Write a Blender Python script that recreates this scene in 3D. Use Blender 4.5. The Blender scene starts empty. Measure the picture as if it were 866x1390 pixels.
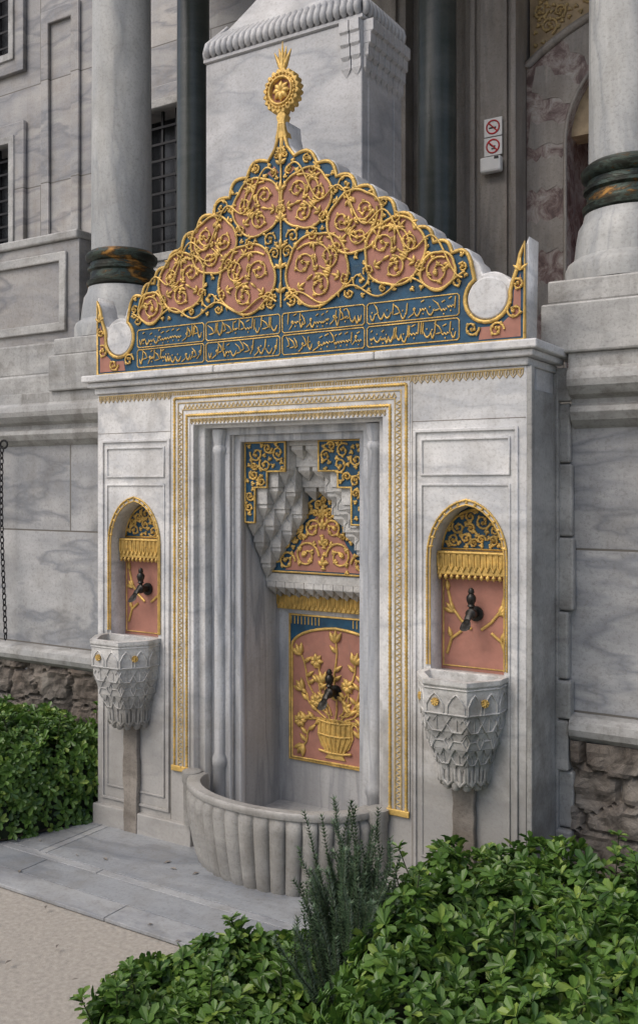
import bpy, math, random
from mathutils import Vector, Matrix, noise
R=random.Random(7)
scn=bpy.context.scene
pi=math.pi

# ------------------------------------------------------------------ materials
def nt(name):
    m=bpy.data.materials.new(name); m.use_nodes=True
    t=m.node_tree; b=t.nodes['Principled BSDF']
    return m,t,b
def N(t,k,**kw):
    n=t.nodes.new(k)
    for a,v in kw.items(): setattr(n,a,v)
    return n
def ramp(t,src,stops):
    r=N(t,'ShaderNodeValToRGB'); e=r.color_ramp.elements
    while len(e)<len(stops): e.new(0.5)
    for i,(p,c) in enumerate(stops):
        e[i].position=p; e[i].color=(c,c,c,1) if isinstance(c,(int,float)) else (*c,1)
    t.links.new(src,r.inputs[0]); return r.outputs[0]
def mix(t,f,a,b,mode='MIX'):
    n=N(t,'ShaderNodeMix',data_type='RGBA',blend_type=mode)
    for i,v in ((0,f),(6,a),(7,b)):
        if isinstance(v,(int,float)): n.inputs[i].default_value=v
        elif isinstance(v,tuple): n.inputs[i].default_value=(*v,1)
        else: t.links.new(v,n.inputs[i])
    return n.outputs[2]
def pos(t,scale=(1,1,1),rot=(0,0,0),loc=(0,0,0)):
    g=N(t,'ShaderNodeNewGeometry'); mp=N(t,'ShaderNodeMapping')
    t.links.new(g.outputs['Position'],mp.inputs[0])
    mp.inputs['Scale'].default_value=scale; mp.inputs['Rotation'].default_value=rot; mp.inputs['Location'].default_value=loc
    return mp.outputs[0]
def noi(t,vec,scale,detail=6,rough=.55,dist=0,w=None):
    n=N(t,'ShaderNodeTexNoise',noise_dimensions='4D' if w is not None else '3D')
    t.links.new(vec,n.inputs['Vector'])
    if w is not None: t.links.new(w,n.inputs['W'])
    n.inputs['Scale'].default_value=scale; n.inputs['Detail'].default_value=detail
    n.inputs['Roughness'].default_value=rough; n.inputs['Distortion'].default_value=dist
    return n.outputs['Fac']
def bump(t,b,h,strength=.3,dist=.01):
    n=N(t,'ShaderNodeBump'); n.inputs['Strength'].default_value=strength; n.inputs['Distance'].default_value=dist
    t.links.new(h,n.inputs['Height']); t.links.new(n.outputs[0],b.inputs['Normal'])
def math2(t,op,a,b):
    n=N(t,'ShaderNodeMath',operation=op); n.use_clamp=False
    for i,v in((0,a),(1,b)):
        if isinstance(v,(int,float)): n.inputs[i].default_value=v
        else: t.links.new(v,n.inputs[i])
    return n.outputs[0]

def marble(name,c1,c2,dirt=(.22,.19,.15),dirtamt=.5,brick=None,veinamt=.5,rough=.5,rot=(.3,.6,.2),stretch=(1,1,3.2),vs=1.3,pit=.35,low=0):
    m,t,b=nt(name)
    p=pos(t,stretch,rot)
    w=None; bf=None
    if brick:
        g=N(t,'ShaderNodeNewGeometry'); s=N(t,'ShaderNodeSeparateXYZ'); t.links.new(g.outputs['Position'],s.inputs[0])
        a=math2(t,'ADD',s.outputs[0],s.outputs[1])
        c=N(t,'ShaderNodeCombineXYZ'); t.links.new(a,c.inputs[0])
        t.links.new(math2(t,'ADD',s.outputs[2],brick[3] if len(brick)>3 else 0),c.inputs[1])
        br=N(t,'ShaderNodeTexBrick'); t.links.new(c.outputs[0],br.inputs['Vector'])
        br.inputs['Color1'].default_value=(0,0,0,1); br.inputs['Color2'].default_value=(1,1,1,1); br.inputs['Mortar'].default_value=(.5,.5,.5,1)
        br.inputs['Scale'].default_value=1; br.inputs['Brick Width'].default_value=brick[0]; br.inputs['Row Height'].default_value=brick[1]
        br.inputs['Mortar Size'].default_value=brick[2]; br.inputs['Mortar Smooth'].default_value=.3
        w=math2(t,'MULTIPLY',br.outputs['Color'],9); bf=br.outputs['Fac']; bc=br.outputs['Color']
    n1=noi(t,p,vs,5,.66,.6,w)
    col=mix(t,ramp(t,n1,[(.38,0),(.62,1)]),c1,c2)
    n2=noi(t,p,vs*1.1,4,.5,.35,w)
    v=ramp(t,n2,[(.455,0),(.495,veinamt),(.51,veinamt*.6),(.56,0)])
    dk=tuple(x*k for x,k in zip(c2,(.6,.63,.68)))
    col=mix(t,v,col,dk)
    p0=pos(t)
    n3=noi(t,p0,4.3,6,.72,.3)
    col=mix(t,ramp(t,n3,[(.47,0),(.74,dirtamt)]),col,dirt)
    ps=pos(t,(6,6,.8))
    n4=noi(t,ps,1.3,4,.6,.4)
    col=mix(t,ramp(t,n4,[(.52,0),(.8,dirtamt*.8)]),col,tuple(x*.8 for x in dirt))
    n5=noi(t,p0,80,2,.7)
    col=mix(t,ramp(t,n5,[(.3,.32),(.5,0)]),col,tuple(x*.7 for x in dirt))
    if low:
        s=N(t,'ShaderNodeSeparateXYZ'); t.links.new(p0,s.inputs[0])
        zz=math2(t,'ADD',s.outputs[2],math2(t,'MULTIPLY',n3,-.9))
        col=mix(t,ramp(t,zz,[(0,low),(.5,0)]) ,col,tuple(x*.8 for x in dirt))
    if brick:
        col=mix(t,.25,col,mix(t,1,col,bc,'MULTIPLY'))
        col=mix(t,bf,col,(.13,.12,.105))
    t.links.new(col,b.inputs['Base Color'])
    b.inputs['Roughness'].default_value=rough
    h=mix(t,.5,n5,n3)
    if brick: h=mix(t,bf,h,(0,0,0))
    bump(t,b,h,pit,.006)
    return m

M={}
M['marble']=marble('fountain_marble',(.76,.755,.74),(.55,.555,.56),dirt=(.30,.28,.25),dirtamt=.48,veinamt=.5,low=.7,vs=1.6,stretch=(1,1,2.4))
M['carved']=marble('carved_marble',(.68,.67,.64),(.48,.48,.47),dirt=(.17,.155,.13),dirtamt=.66,veinamt=.2,vs=3,low=.6,pit=.5)
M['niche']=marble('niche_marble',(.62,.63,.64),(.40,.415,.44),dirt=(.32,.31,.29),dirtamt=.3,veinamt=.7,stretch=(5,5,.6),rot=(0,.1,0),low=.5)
M['wall']=marble('podium_marble',(.53,.53,.53),(.35,.36,.375),dirt=(.22,.205,.18),dirtamt=.45,brick=(1.25,.62,.005,.5),veinamt=.8,rot=(.2,.9,.1))
M['mould']=marble('moulding_marble',(.50,.495,.475),(.35,.35,.34),dirt=(.13,.118,.098),dirtamt=.8,veinamt=.3)
M['facade']=marble('facade_marble',(.46,.445,.425),(.29,.295,.31),dirt=(.25,.20,.15),dirtamt=.4,brick=(1.1,.78,.005),veinamt=.75,rot=(.1,.7,.3))
M['brownmarble']=marble('porch_wall_marble',(.36,.325,.285),(.22,.205,.19),dirt=(.14,.11,.08),dirtamt=.5,veinamt=.35,stretch=(4,4,.5),rot=(0,.1,0))
M['column']=marble('column_marble',(.49,.49,.47),(.34,.35,.35),dirt=(.2,.19,.16),dirtamt=.4,veinamt=.5,stretch=(3.5,3.5,.7),rot=(0,.12,0))
M['darkcol']=marble('green_column_stone',(.085,.095,.088),(.042,.054,.048),dirt=(.05,.06,.05),dirtamt=.4,rough=.3,veinamt=.3)
M['block']=marble('pier_marble',(.56,.56,.565),(.40,.41,.425),dirt=(.27,.255,.235),dirtamt=.38,veinamt=.6,rot=(.3,.9,0),stretch=(.8,.8,2.4))
M['pave']=marble('paving_marble',(.37,.38,.385),(.25,.26,.28),dirt=(.19,.175,.15),dirtamt=.5,veinamt=.5,stretch=(1,3,1))
M['pave2']=marble('paving_marble_dark',(.30,.315,.33),(.20,.215,.235),dirt=(.17,.155,.13),dirtamt=.45,veinamt=.5,stretch=(1,3,1))
M['stain']=marble('stained_stone',(.30,.27,.235),(.18,.155,.13),dirt=(.08,.065,.05),dirtamt=.75,veinamt=.3,pit=.6)

def simple(name,c,rough=.6,metal=0,var=.3,sc=14,bp=.25,wear=None):
    m,t,b=nt(name); p=pos(t)
    n=noi(t,p,sc,4,.65)
    col=mix(t,ramp(t,n,[(.3,0),(.7,1)]),tuple(x*(1-var) for x in c),tuple(min(1,x*(1+var*.6)) for x in c))
    if wear:
        n2=noi(t,p,sc*1.7,5,.75)
        col=mix(t,ramp(t,n2,[(.56,0),(.66,wear[1])]),col,wear[0])
    t.links.new(col,b.inputs['Base Color']); b.inputs['Roughness'].default_value=rough; b.inputs['Metallic'].default_value=metal
    bump(t,b,noi(t,p,sc*6,2,.6),bp,.004)
    return m
M['gold']=simple('gilding',(.66,.44,.13),.5,.35,.42,20,.45,wear=((.22,.13,.04),.7))
M['wornGold']=simple('worn_gilding',(.50,.37,.17),.6,.1,.35,26,.4,wear=((.42,.40,.36),.85))
M['blue']=simple('blue_paint',(.009,.066,.130),.55,0,.4,18,wear=((.05,.11,.14),.5))
M['pink']=simple('pink_paint',(.38,.175,.13),.75,0,.22,10,wear=((.27,.15,.12),.5))
M['bronze']=simple('dark_bronze',(.03,.028,.025),.38,.6,.4,20)
M['iron']=simple('black_iron',(.015,.015,.017),.6,.3,.2)
M['glassdark']=simple('dark_window',(.012,.014,.017),.25,0,.2)
M['red']=simple('sign_red',(.55,.03,.03),.5)
M['white']=simple('sign_white',(.78,.78,.76),.5,0,.05)
M['black']=simple('sign_black',(.02,.02,.02),.5)
M['wood']=simple('door_wood',(.22,.05,.03),.5,0,.5,8)
M['shade_roof']=simple('shade_roof_surface',(.3,.26,.22),.8)  # surface of the unseen slab added to shade the porch
M['painted']=simple('painted_plaster',(.42,.32,.2),.7,0,.4,10)
M['soil']=simple('soil',(.05,.038,.025),.95,0,.4,20,.6)
M['twig']=simple('juniper_twig',(.05,.06,.025),.9,0,.4,20,.6)
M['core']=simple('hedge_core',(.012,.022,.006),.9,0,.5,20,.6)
M['ground']=simple('beige_paving',(.37,.34,.295),.85,0,.25,55,.5,wear=((.30,.28,.25),.4))
m,t,b=nt('patinated_ring'); p=pos(t,(1,1,3)); n=noi(t,p,5,6,.7,.5)
t.links.new(ramp(t,n,[(.36,(.018,.018,.014)),(.47,(.03,.034,.026)),(.52,(.06,.085,.07)),(.57,(.05,.035,.018)),(.66,(.42,.21,.05))]),b.inputs['Base Color'])
b.inputs['Metallic'].default_value=.55; b.inputs['Roughness'].default_value=.36; bump(t,b,n,.4,.01); M['ring']=m
m,t,b=nt('mottled_red_marble'); p=pos(t)
n=noi(t,p,10,5,.75,.8)
t.links.new(ramp(t,n,[(.38,(.09,.055,.05)),(.46,(.17,.115,.105)),(.53,(.27,.225,.205)),(.66,(.40,.37,.34))]),b.inputs['Base Color']); b.inputs['Roughness'].default_value=.5; M['mottled']=m
m,t,b=nt('rubble_stone'); p=pos(t); n=noi(t,p,7,7,.75,.6); n2=noi(t,p,2.2,3,.6)
c=mix(t,ramp(t,n2,[(.35,0),(.65,1)]),(.19,.15,.12),(.27,.25,.22))
c=mix(t,ramp(t,n,[(.38,.85),(.60,0)]),c,(.045,.038,.032)); t.links.new(c,b.inputs['Base Color']); b.inputs['Roughness'].default_value=.95; bump(t,b,n,1,.02); M['rubble']=m
def leafmat(name,a,c,y):
    m,t,b=nt(name); g=N(t,'ShaderNodeNewGeometry')
    r=g.outputs['Random Per Island']
    col=ramp(t,r,[(0,a),(.5,c),(.82,c),(1,y)])
    n=noi(t,pos(t),5,2,.5)
    col=mix(t,ramp(t,n,[(.35,.45),(.6,0)]),col,a)
    t.links.new(col,b.inputs['Base Color']); b.inputs['Roughness'].default_value=.4
    tr=N(t,'ShaderNodeBsdfTranslucent'); t.links.new(col,tr.inputs[0]); ms=N(t,'ShaderNodeMixShader'); ms.inputs[0].default_value=.25
    out=t.nodes['Material Output']; t.links.new(b.outputs[0],ms.inputs[1]); t.links.new(tr.outputs[0],ms.inputs[2]); t.links.new(ms.outputs[0],out.inputs[0])
    return m
M['leaf']=leafmat('hedge_leaf',(.035,.09,.018),(.11,.21,.035),(.27,.37,.07))
M['needle']=leafmat('juniper_needle',(.045,.08,.045),(.09,.15,.075),(.15,.21,.11))

# ------------------------------------------------------------------ helpers
def empty(name,loc=(0,0,0)):
    o=bpy.data.objects.new(name,None); scn.collection.objects.link(o); o.empty_display_size=.1; return o
class MB:
    def __init__(s): s.v=[]; s.f=[]
    def add(s,vs,fs):
        o=len(s.v); s.v+= [tuple(v) for v in vs]; s.f+=[tuple(i+o for i in f) for f in fs]
    def box(s,x0,x1,y0,y1,z0,z1):
        s.add([(x0,y0,z0),(x1,y0,z0),(x1,y1,z0),(x0,y1,z0),(x0,y0,z1),(x1,y0,z1),(x1,y1,z1),(x0,y1,z1)],
              [(0,3,2,1),(4,5,6,7),(0,1,5,4),(1,2,6,5),(2,3,7,6),(3,0,4,7)])
    def pyr(s,x0,x1,y0,y1,z,tip):
        s.add([(x0,y0,z),(x1,y0,z),(x1,y1,z),(x0,y1,z),tip],[(0,1,2,3),(1,0,4),(2,1,4),(3,2,4),(0,3,4)])
    def loft(s,rings,closed=True,cap0=True,cap1=True):
        n=len(rings[0]); o=len(s.v)
        for r in rings: s.v+=[tuple(p) for p in r]
        for i in range(len(rings)-1):
            for j in range(n if closed else n-1):
                k=(j+1)%n; s.f.append((o+i*n+j,o+i*n+k,o+(i+1)*n+k,o+(i+1)*n+j))
        if cap0: s.f.append(tuple(o+j for j in reversed(range(n))))
        if cap1: s.f.append(tuple(o+(len(rings)-1)*n+j for j in range(n)))
    def lathe(s,prof,cx,cy,seg=48):
        s.loft([[(cx+r*math.cos(2*pi*j/seg),cy+r*math.sin(2*pi*j/seg),z) for j in range(seg)] for r,z in prof])
    def obj(s,name,mat,parent=None,bevel=0,smooth=False):
        me=bpy.data.meshes.new(name); me.from_pydata(s.v,[],s.f); me.update()
        o=bpy.data.objects.new(name,me); scn.collection.objects.link(o); me.materials.append(M[mat])
        if parent: o.parent=parent
        if bevel:
            b=o.modifiers.new('b','BEVEL'); b.width=bevel; b.segments=2; b.limit_method='ANGLE'; b.angle_limit=.6
        if smooth:
            for p in me.polygons: p.use_smooth=True
            try: me.set_sharp_from_angle(angle=math.radians(40))
            except Exception: pass
        return o
def boxo(name,mat,parent,*bs,bevel=.003):
    mb=MB()
    for b in bs: mb.box(*b)
    return mb.obj(name,mat,parent,bevel)
def tomesh(o,name,mat,parent):
    bpy.context.view_layer.update()
    dg=bpy.context.evaluated_depsgraph_get()
    me=bpy.data.meshes.new_from_object(o.evaluated_get(dg))
    n=bpy.data.objects.new(name,me); scn.collection.objects.link(n); n.matrix_world=o.matrix_world.copy()
    cd=o.data; bpy.data.objects.remove(o); bpy.data.curves.remove(cd); n.name=name
    me.materials.clear(); me.materials.append(M[mat])
    if parent: n.parent=parent
    return n
def flat2d(name,loops,yf,yb,mat,parent,bevel=0):
    cu=bpy.data.curves.new('c','CURVE'); cu.dimensions='2D'; cu.fill_mode='BOTH'
    for lp in loops:
        sp=cu.splines.new('POLY'); sp.points.add(len(lp)-1); sp.use_cyclic_u=True
        for i,(x,z) in enumerate(lp): sp.points[i].co=(x,z,0,1)
    cu.extrude=(yb-yf)/2-bevel; cu.bevel_depth=bevel; cu.offset=-bevel; cu.bevel_resolution=1
    o=bpy.data.objects.new('tmp',cu); scn.collection.objects.link(o)
    o.rotation_euler=(pi/2,0,0); o.location=(0,(yf+yb)/2,0)
    return tomesh(o,name,mat,parent)
def tubes(name,spl,depth,mat,parent,res=1):
    cu=bpy.data.curves.new('c','CURVE'); cu.dimensions='3D'; cu.bevel_depth=depth; cu.bevel_resolution=res; cu.use_fill_caps=True
    for s in spl:
        pts,rad,cyc=s
        sp=cu.splines.new('POLY'); sp.points.add(len(pts)-1); sp.use_cyclic_u=cyc
        for i,p in enumerate(pts):
            sp.points[i].co=(*p,1); sp.points[i].radius=rad[i] if isinstance(rad,(list,tuple)) else rad
    o=bpy.data.objects.new('tmp',cu); scn.collection.objects.link(o)
    o=tomesh(o,name,mat,parent)
    for p in o.data.polygons: p.use_smooth=True
    return o
def rect(x0,x1,z0,z1): return [(x0,z0),(x1,z0),(x1,z1),(x0,z1)]
def circ(cx,cz,r,n=28,a0=0,a1=2*pi): 
    return [(cx+r*math.cos(a0+(a1-a0)*i/n),cz+r*math.sin(a0+(a1-a0)*i/n)) for i in range(n)]
def arch(cx,hw,z0,zs,za,n=8):
    pts=[(cx-hw,z0),(cx+hw,z0),(cx+hw,zs)]
    for i in range(1,n+1):
        t=i/n; x=hw*math.cos(t*pi/2)**0.9 if t<1 else 0
        z=zs+(za-zs)*(math.sin(t*pi/2)*.88+.12*t*t)
        pts.append((cx+x,z))
    for i in range(n-1,0,-1):
        t=i/n; x=hw*math.cos(t*pi/2)**0.9
        z=zs+(za-zs)*(math.sin(t*pi/2)*.88+.12*t*t)
        pts.append((cx-x,z))
    pts.append((cx-hw,zs)); return pts
def L2(pts,y): return [(x,y,z) for x,z in pts]
def leaflet(L,x,z,a,l,y,w=2.0):
    c,s=math.cos(a),math.sin(a)
    L.append((L2([(x,z),(x+c*l*.35,z+s*l*.35),(x+c*l*.65,z+s*l*.65),(x+c*l,z+s*l)],y),[.5,w,w*.8,.15],False))
def trefoil(L,x,z,a,l,y,w=1.7):
    for d,k in ((0,1),(.9,.7),(-.9,.7)): leaflet(L,x,z,a+d,l*k,y,w)
def spiral(L,cx,cz,r,a0,d,y,turns=1.35,leaves=True,w=1.0):
    pts=[];rad=[];n=int(22*turns)
    for i in range(n+1):
        t=i/n; a=a0+d*t*turns*2*pi; rr=r*(1-t*.78)
        pts.append((cx+rr*math.cos(a),cz+rr*math.sin(a))); rad.append(w*(1.1-.45*t))
        if leaves and i%5==3 and rr>r*.25:
            trefoil(L,pts[-1][0],pts[-1][1],a+d*pi/2+(1.0 if (i//5)%2 else -1.0)*d,min(.035,r*.34),y,1.5)
    L.append((L2(pts,y),rad,False))
    trefoil(L,pts[-1][0],pts[-1][1],a0+d*turns*2*pi+d*pi/2,r*.3,y,2)
def curlfill(L,inside,bb,rmin,rmax,y,n=400,turns=1.2,fill=.016):
    got=[]
    for _ in range(n):
        r=R.uniform(rmin,rmax); x=R.uniform(bb[0],bb[1]); z=R.uniform(bb[2],bb[3])
        if not all(inside(x+r*.95*math.cos(a),z+r*.95*math.sin(a)) for a in (0,.8,1.57,2.4,3.14,3.9,4.7,5.5)): continue
        if any((x-a)**2+(z-b)**2<((r+c)*.86)**2 for a,b,c in got): continue
        got.append((x,z,r)); spiral(L,x,z,r,R.uniform(0,6.28),R.choice((-1,1)),y,turns)
    for _ in range(n):
        x=R.uniform(bb[0],bb[1]); z=R.uniform(bb[2],bb[3])
        if inside(x,z) and all((x-a)**2+(z-b)**2>(c*.98)**2 for a,b,c in got):
            if inside(x+.012,z) and inside(x-.012,z) and inside(x,z+.012) and inside(x,z-.012):
                got.append((x,z,fill)); trefoil(L,x,z,R.uniform(0,6.28),.02,y,1.4)
    return got
def poly_inside(loop):
    def f(x,z):
        c=False;j=len(loop)-1
        for i in range(len(loop)):
            a,b=loop[i],loop[j]
            if (a[1]>z)!=(b[1]>z) and x<(b[0]-a[0])*(z-a[1])/(b[1]-a[1])+a[0]: c=not c
            j=i
        return c
    return f
def rope(L,pts,step=.011,w=1.0):
    out=[];rad=[];k=0
    for i in range(len(pts)-1):
        a,b=Vector(pts[i]),Vector(pts[i+1]); n=max(1,int((b-a).length/step*2))
        for j in range(n):
            out.append(tuple(a.lerp(b,j/n))); rad.append(w*(1.0 if k%2 else .6)); k+=1
    out.append(tuple(pts[-1])); rad.append(w); L.append((out,rad,False))

# ================================================================== FOUNTAIN
F=empty('marble_wall_fountain')
W=1.05
sideL=arch(-.82,.145,.90,1.33,1.53); sideR=arch(.82,.145,.90,1.33,1.53)
flat2d('front_slab',[rect(-W,W,.0,2.03),rect(-.47,.47,.12,1.87),sideL,sideR],0,.10,'marble',F,.003)
boxo('body','marble',F,(-W,-.33,.101,.32,0,2.03),(.33,W,.101,.32,0,2.03),(-.33,.33,.445,.60,0,2.03),(-.33,.33,.16,.445,1.80,2.03),(-.33,.33,.33,.445,1.60,1.80),bevel=0)
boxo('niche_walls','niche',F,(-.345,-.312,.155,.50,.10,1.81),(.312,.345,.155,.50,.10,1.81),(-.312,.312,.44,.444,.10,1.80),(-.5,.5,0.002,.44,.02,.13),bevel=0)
flat2d('frame_outer',[rect(-.49,.49,.10,1.885),rect(-.435,.435,.11,1.855)],.035,.099,'marble',F,.006)
flat2d('frame_middle',[rect(-.45,.45,.10,1.87),rect(-.335,.335,.11,1.825)],.085,.13,'niche',F,.004)
flat2d('frame_inner',[rect(-.345,.345,.10,1.83),rect(-.30,.30,.11,1.795)],.115,.16,'niche',F,.006)
mb=MB()
for s in(-1,1):
    mb.lathe([(.03,.13),(.03,.36),(.036,.37),(.036,.40),(.026,.42),(.026,1.74),(.033,1.75),(.033,1.77),(.027,1.78),(.036,1.83),(.036,1.85)],s*.388,.085,20)
mb.obj('colonnettes','niche',F,smooth=True)
for s in(-1,1):
    a,b=sorted((s*.605,s*1.02)); c,d=sorted((s*.617,s*1.008))
    flat2d('panel_moulding',[rect(a,b,.14,1.815),rect(c,d,.152,1.803)],-.009,.001,'marble',F,.002)
    c,d=sorted((s*.635,s*.99)); e,f=sorted((s*.643,s*.982))
    flat2d('panel_moulding',[rect(c,d,1.64,1.78),rect(e,f,1.648,1.772)],-.007,.001,'marble',F,.002)
    flat2d('panel_moulding',[rect(c,d,.2,1.61),rect(e,f,.208,1.602)],-.006,.001,'marble',F,.002)
boxo('plinth','marble',F,(-W-.012,-.47,-.022,.3,0,.11),(.47,W+.012,-.022,.3,0,.11),bevel=.005)
for s in(-1,1):
    rr=random.Random(5+s); lft=[];rgt=[]
    for i in range(14):
        z=.0+.56*i/13; w=.040+.010*rr.random(); lft.append((s*.82-w,z)); rgt.append((s*.82+w*.9,z))
    flat2d('drain_channel',[rgt+lft[::-1]],-.026,-.001,'stain',F,.004)
flat2d_r=MB(); flat2d_r.box(W,W+.012,.04,.28,.15,1.95); flat2d_r.box(W,W+.02,.0,.03,.11,2.03); flat2d_r.box(W,W+.02,.29,.319,.11,2.03)
flat2d_r.obj('side_panel','mould',F,.004)
boxo('mortar_joints','stain',F,(.598,.6005,-.0008,.001,.11,2.02),(-.6005,-.598,-.0008,.001,.11,2.02),(-1.048,-.6005,-.0008,.001,1.845,1.8475),(.6005,1.048,-.0008,.001,1.845,1.8475),bevel=0)
boxo('cornice','marble',F,(-W-.01,W+.01,-.012,.319,2.031,2.06),(-W-.035,W+.035,-.035,.319,2.061,2.085),(-W-.055,-.32,-.055,.319,2.086,2.118),(-.317,.46,-.055,.319,2.086,2.117),(.463,W+.055,-.055,.319,2.086,2.118),bevel=.006)
G=[];WG=[]
def lace(L,x0,x1,z,h,y,step,r=1):
    n=int((x1-x0)/step)
    for i in range(n):
        x=x0+(i+.5)*step
        L.append((L2([(x-step*.42,z),(x-step*.36,z-h*.6),(x,z-h),(x+step*.36,z-h*.6),(x+step*.42,z)],y),r*.7,False))
        leaflet(L,x,z,-pi/2,h*.75,y,1.3*r)
    L.append((L2([(x0,z),(x1,z)],y),r*1.0,False))
lace(WG,-1.04,1.04,2.020,.030,-.0005,.026,.75)
y=-.004
for hw,zt,w in((.575,1.99,1.4),(.505,1.912,1.4)):
    rope(G,[(-hw,y,.36),(-hw,y,zt),(hw,y,zt),(hw,y,.36)],.014,w)
for hw,zt in((.553,1.968),(.527,1.938)):
    WG.append((L2([(-hw,.36),(-hw,zt),(hw,zt),(hw,.36)],y),.9,False))
zz=.37
while zz<1.93:
    for s in(-1,1):
        WG.append((L2([(s*.55,zz),(s*.532,zz+.008),(s*.55,zz+.018)],y),.8,False))
    zz+=.022
xx=-.52
while xx<.52:
    WG.append((L2([(xx,1.942),(xx+.01,1.96),(xx+.018,1.942)],y),.8,False)); xx+=.022
lace(WG,-.49,.49,1.902,.028,-.0005,.02,.75)
tubes('gilded_frame',G,.0058,'gold',F)
tubes('worn_gilt_lace',WG,.0050,'wornGold',F)
flat2d('frame_groove',[[(-.59,.35),(-.488,.35),(-.488,1.897),(.488,1.897),(.488,.35),(.59,.35),(.59,2.003),(-.59,2.003)]],-.004,.001,'marble',F,.001)
boxo('gold_feet','gold',F,(-.59,-.49,-.012,-.0045,.335,.36),(.49,.59,-.012,-.0045,.335,.36))

# ---- pediment
def scal(pts,amp=.30,n=7):
    out=[]
    for i in range(len(pts)-1):
        (x0,z0),(x1,z1)=pts[i],pts[i+1]; dx,dz=x1-x0,z1-z0
        nx,nz=-dz,dx
        if nz<0: nx,nz=-nx,-nz
        for j in range(n):
            t=j/n; b=math.sin(pi*t)*amp
            out.append((x0+dx*t+nx*b,z0+dz*t+nz*b))
    out.append(pts[-1]); return out
edge=[(.065,2.955),(.175,2.905),(.265,2.835),(.355,2.775),(.445,2.715),(.53,2.645),(.61,2.58),(.69,2.515),(.765,2.465),(.838,2.43)]
dc=(.905,2.285); dr=.088
def halfoutline(off=0,disc=False):
    p=[(0.012,3.10),(.016,3.05),(.03,3.0)]+scal(edge)
    if not disc:
        p+= [(.845,2.40)]
        a0,a1=math.radians(125),math.radians(390-20)
        p+=[(dc[0]+dr*math.cos(a0+(a1-a0)*i/16),dc[1]+dr*math.sin(a0+(a1-a0)*i/16)) for i in range(17)]
        p+=[(1.0,2.33),(1.02,2.385),(1.03,2.43),(1.045,2.468)]
    else:
        p+=[(.86,2.41)]
        a0,a1=math.radians(110),math.radians(35); r=dr
        p+=[(dc[0]+r*math.cos(a0+(a1-a0)*i/8),dc[1]+r*math.sin(a0+(a1-a0)*i/8)) for i in range(9)]
        p+=[(1.0,2.345),(1.02,2.40),(1.03,2.44),(1.048,2.482)]
    return p
def full(p,zb=2.119,w=1.045):
    return p+[(w,zb),(-w,zb)]+[(-x,z) for x,z in reversed(p)]
blue=full(halfoutline(),2.123)
back=full([(x+.008,z+.009) for x,z in halfoutline(0,True)],2.119,1.049)
flat2d('pediment_slab',[back],.004,.115,'marble',F,.006)
flat2d('pediment_blue',[blue],-.004,.004,'blue',F)
for s in(-1,1):
    flat2d('side_boss',[circ(s*dc[0],dc[1],.078)],-.008,.02,'marble',F,.006)
roundels=[(.122,2.772,.116),(.176,2.476,.140),(.352,2.642,.118),(.528,2.502,.124),(.710,2.405,.068)]
P=[]
for k,(x,z,r) in enumerate(roundels):
    yy=-.009-.0006*k
    lob=lambda a,kk=1.0:(r*kk*(1+.08*abs(math.cos(2.5*a+k))))
    for s in(-1,1):
        lb=[(s*(x+lob(a)*math.cos(a)),z+lob(a)*math.sin(a)) for a in [2*pi*i/60 for i in range(60)]]
        if s<0: lb=lb[::-1]
        flat2d('pink_field',[lb],-.0055-.0002*k,-.0035,'pink',F)
        P.append((L2(lb,yy),1.35,True))
    tmp=[]
    if r>.1:
        q0=R.uniform(0,6); d0=R.choice((-1,1))
        spiral(tmp,x,z,r*.93,q0,d0,yy,.55,True,1.15)
        for q in range(3):
            a=q0+q*2*pi/3+.4
            spiral(tmp,x+r*.50*math.cos(a),z+r*.50*math.sin(a),r*.37,a+pi,d0 if q%2 else -d0,yy-.001,1.3,True,.95)
            am=a+1.05
            trefoil(tmp,x+r*.80*math.cos(am),z+r*.80*math.sin(am),am+pi,.04,yy,1.7)
            spiral(tmp,x+r*1.03*math.cos(am),z+r*1.03*math.sin(am),r*.20,am,d0,yy-.002,1.1,True,.9)
            leaflet(tmp,x+r*.2*math.cos(am),z+r*.2*math.sin(am),am,.04,yy,1.7)
        for q in range(10):
            a=q0+q*2*pi/10
            leaflet(tmp,x+r*1.0*math.cos(a),z+r*1.0*math.sin(a),a+.7*d0,.028,yy,1.6)
        trefoil(tmp,x,z,q0,.03,yy,1.7)
    else:
        spiral(tmp,x,z,r*.8,1,1,yy,1.4,True,1.0)
    for pts,rad,cy in tmp:
        P.append((pts,rad,cy)); P.append(([(-a,b,c) for a,b,c in pts],rad,cy))
for s in(-1,1):
    flat2d('pink_corner',[[(s*.87,2.135),(s*1.03,2.135),(s*1.03,2.36),(s*1.005,2.30),(s*1.0,2.22),(s*.95,2.18),(s*.88,2.18)][::s]],-.0056,-.0036,'pink',F)
    flat2d('pink_tip',[[(s*.035,2.93),(s*.07,2.905),(s*.045,2.885),(s*.012,2.90)][::s]],-.0056,-.0036,'pink',F)
    spiral(P,s*.94,2.165,.03,0,s,-.009,1.2); spiral(P,s*1.01,2.23,.032,2,s,-.009,1.2); spiral(P,s*1.02,2.32,.022,2,-s,-.009,1.1)
    spiral(P,s*.845,2.18,.03,0,-s,-.009,1.2); spiral(P,s*.79,2.355,.024,1,s,-.009,1)
    trefoil(P,s*1.03,2.37,pi/2,.05,-.009,1.6)
ins=poly_inside(blue)
def free(x,z): return ins(x,z) and z>2.332 and abs(x)<.84 and all((abs(x)-a)**2+(z-b)**2>(c*1.03)**2 for a,b,c in roundels)
tmp=[]
curlfill(tmp,lambda x,z:free(x,z) and x>.004,(0,.84,2.34,3.0),.016,.045,-.008,700,1.15,.036)
for pts,rad,cy in tmp:
    P.append((pts,rad,cy)); P.append(([(-a,b,c) for a,b,c in pts],rad,cy))
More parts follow.
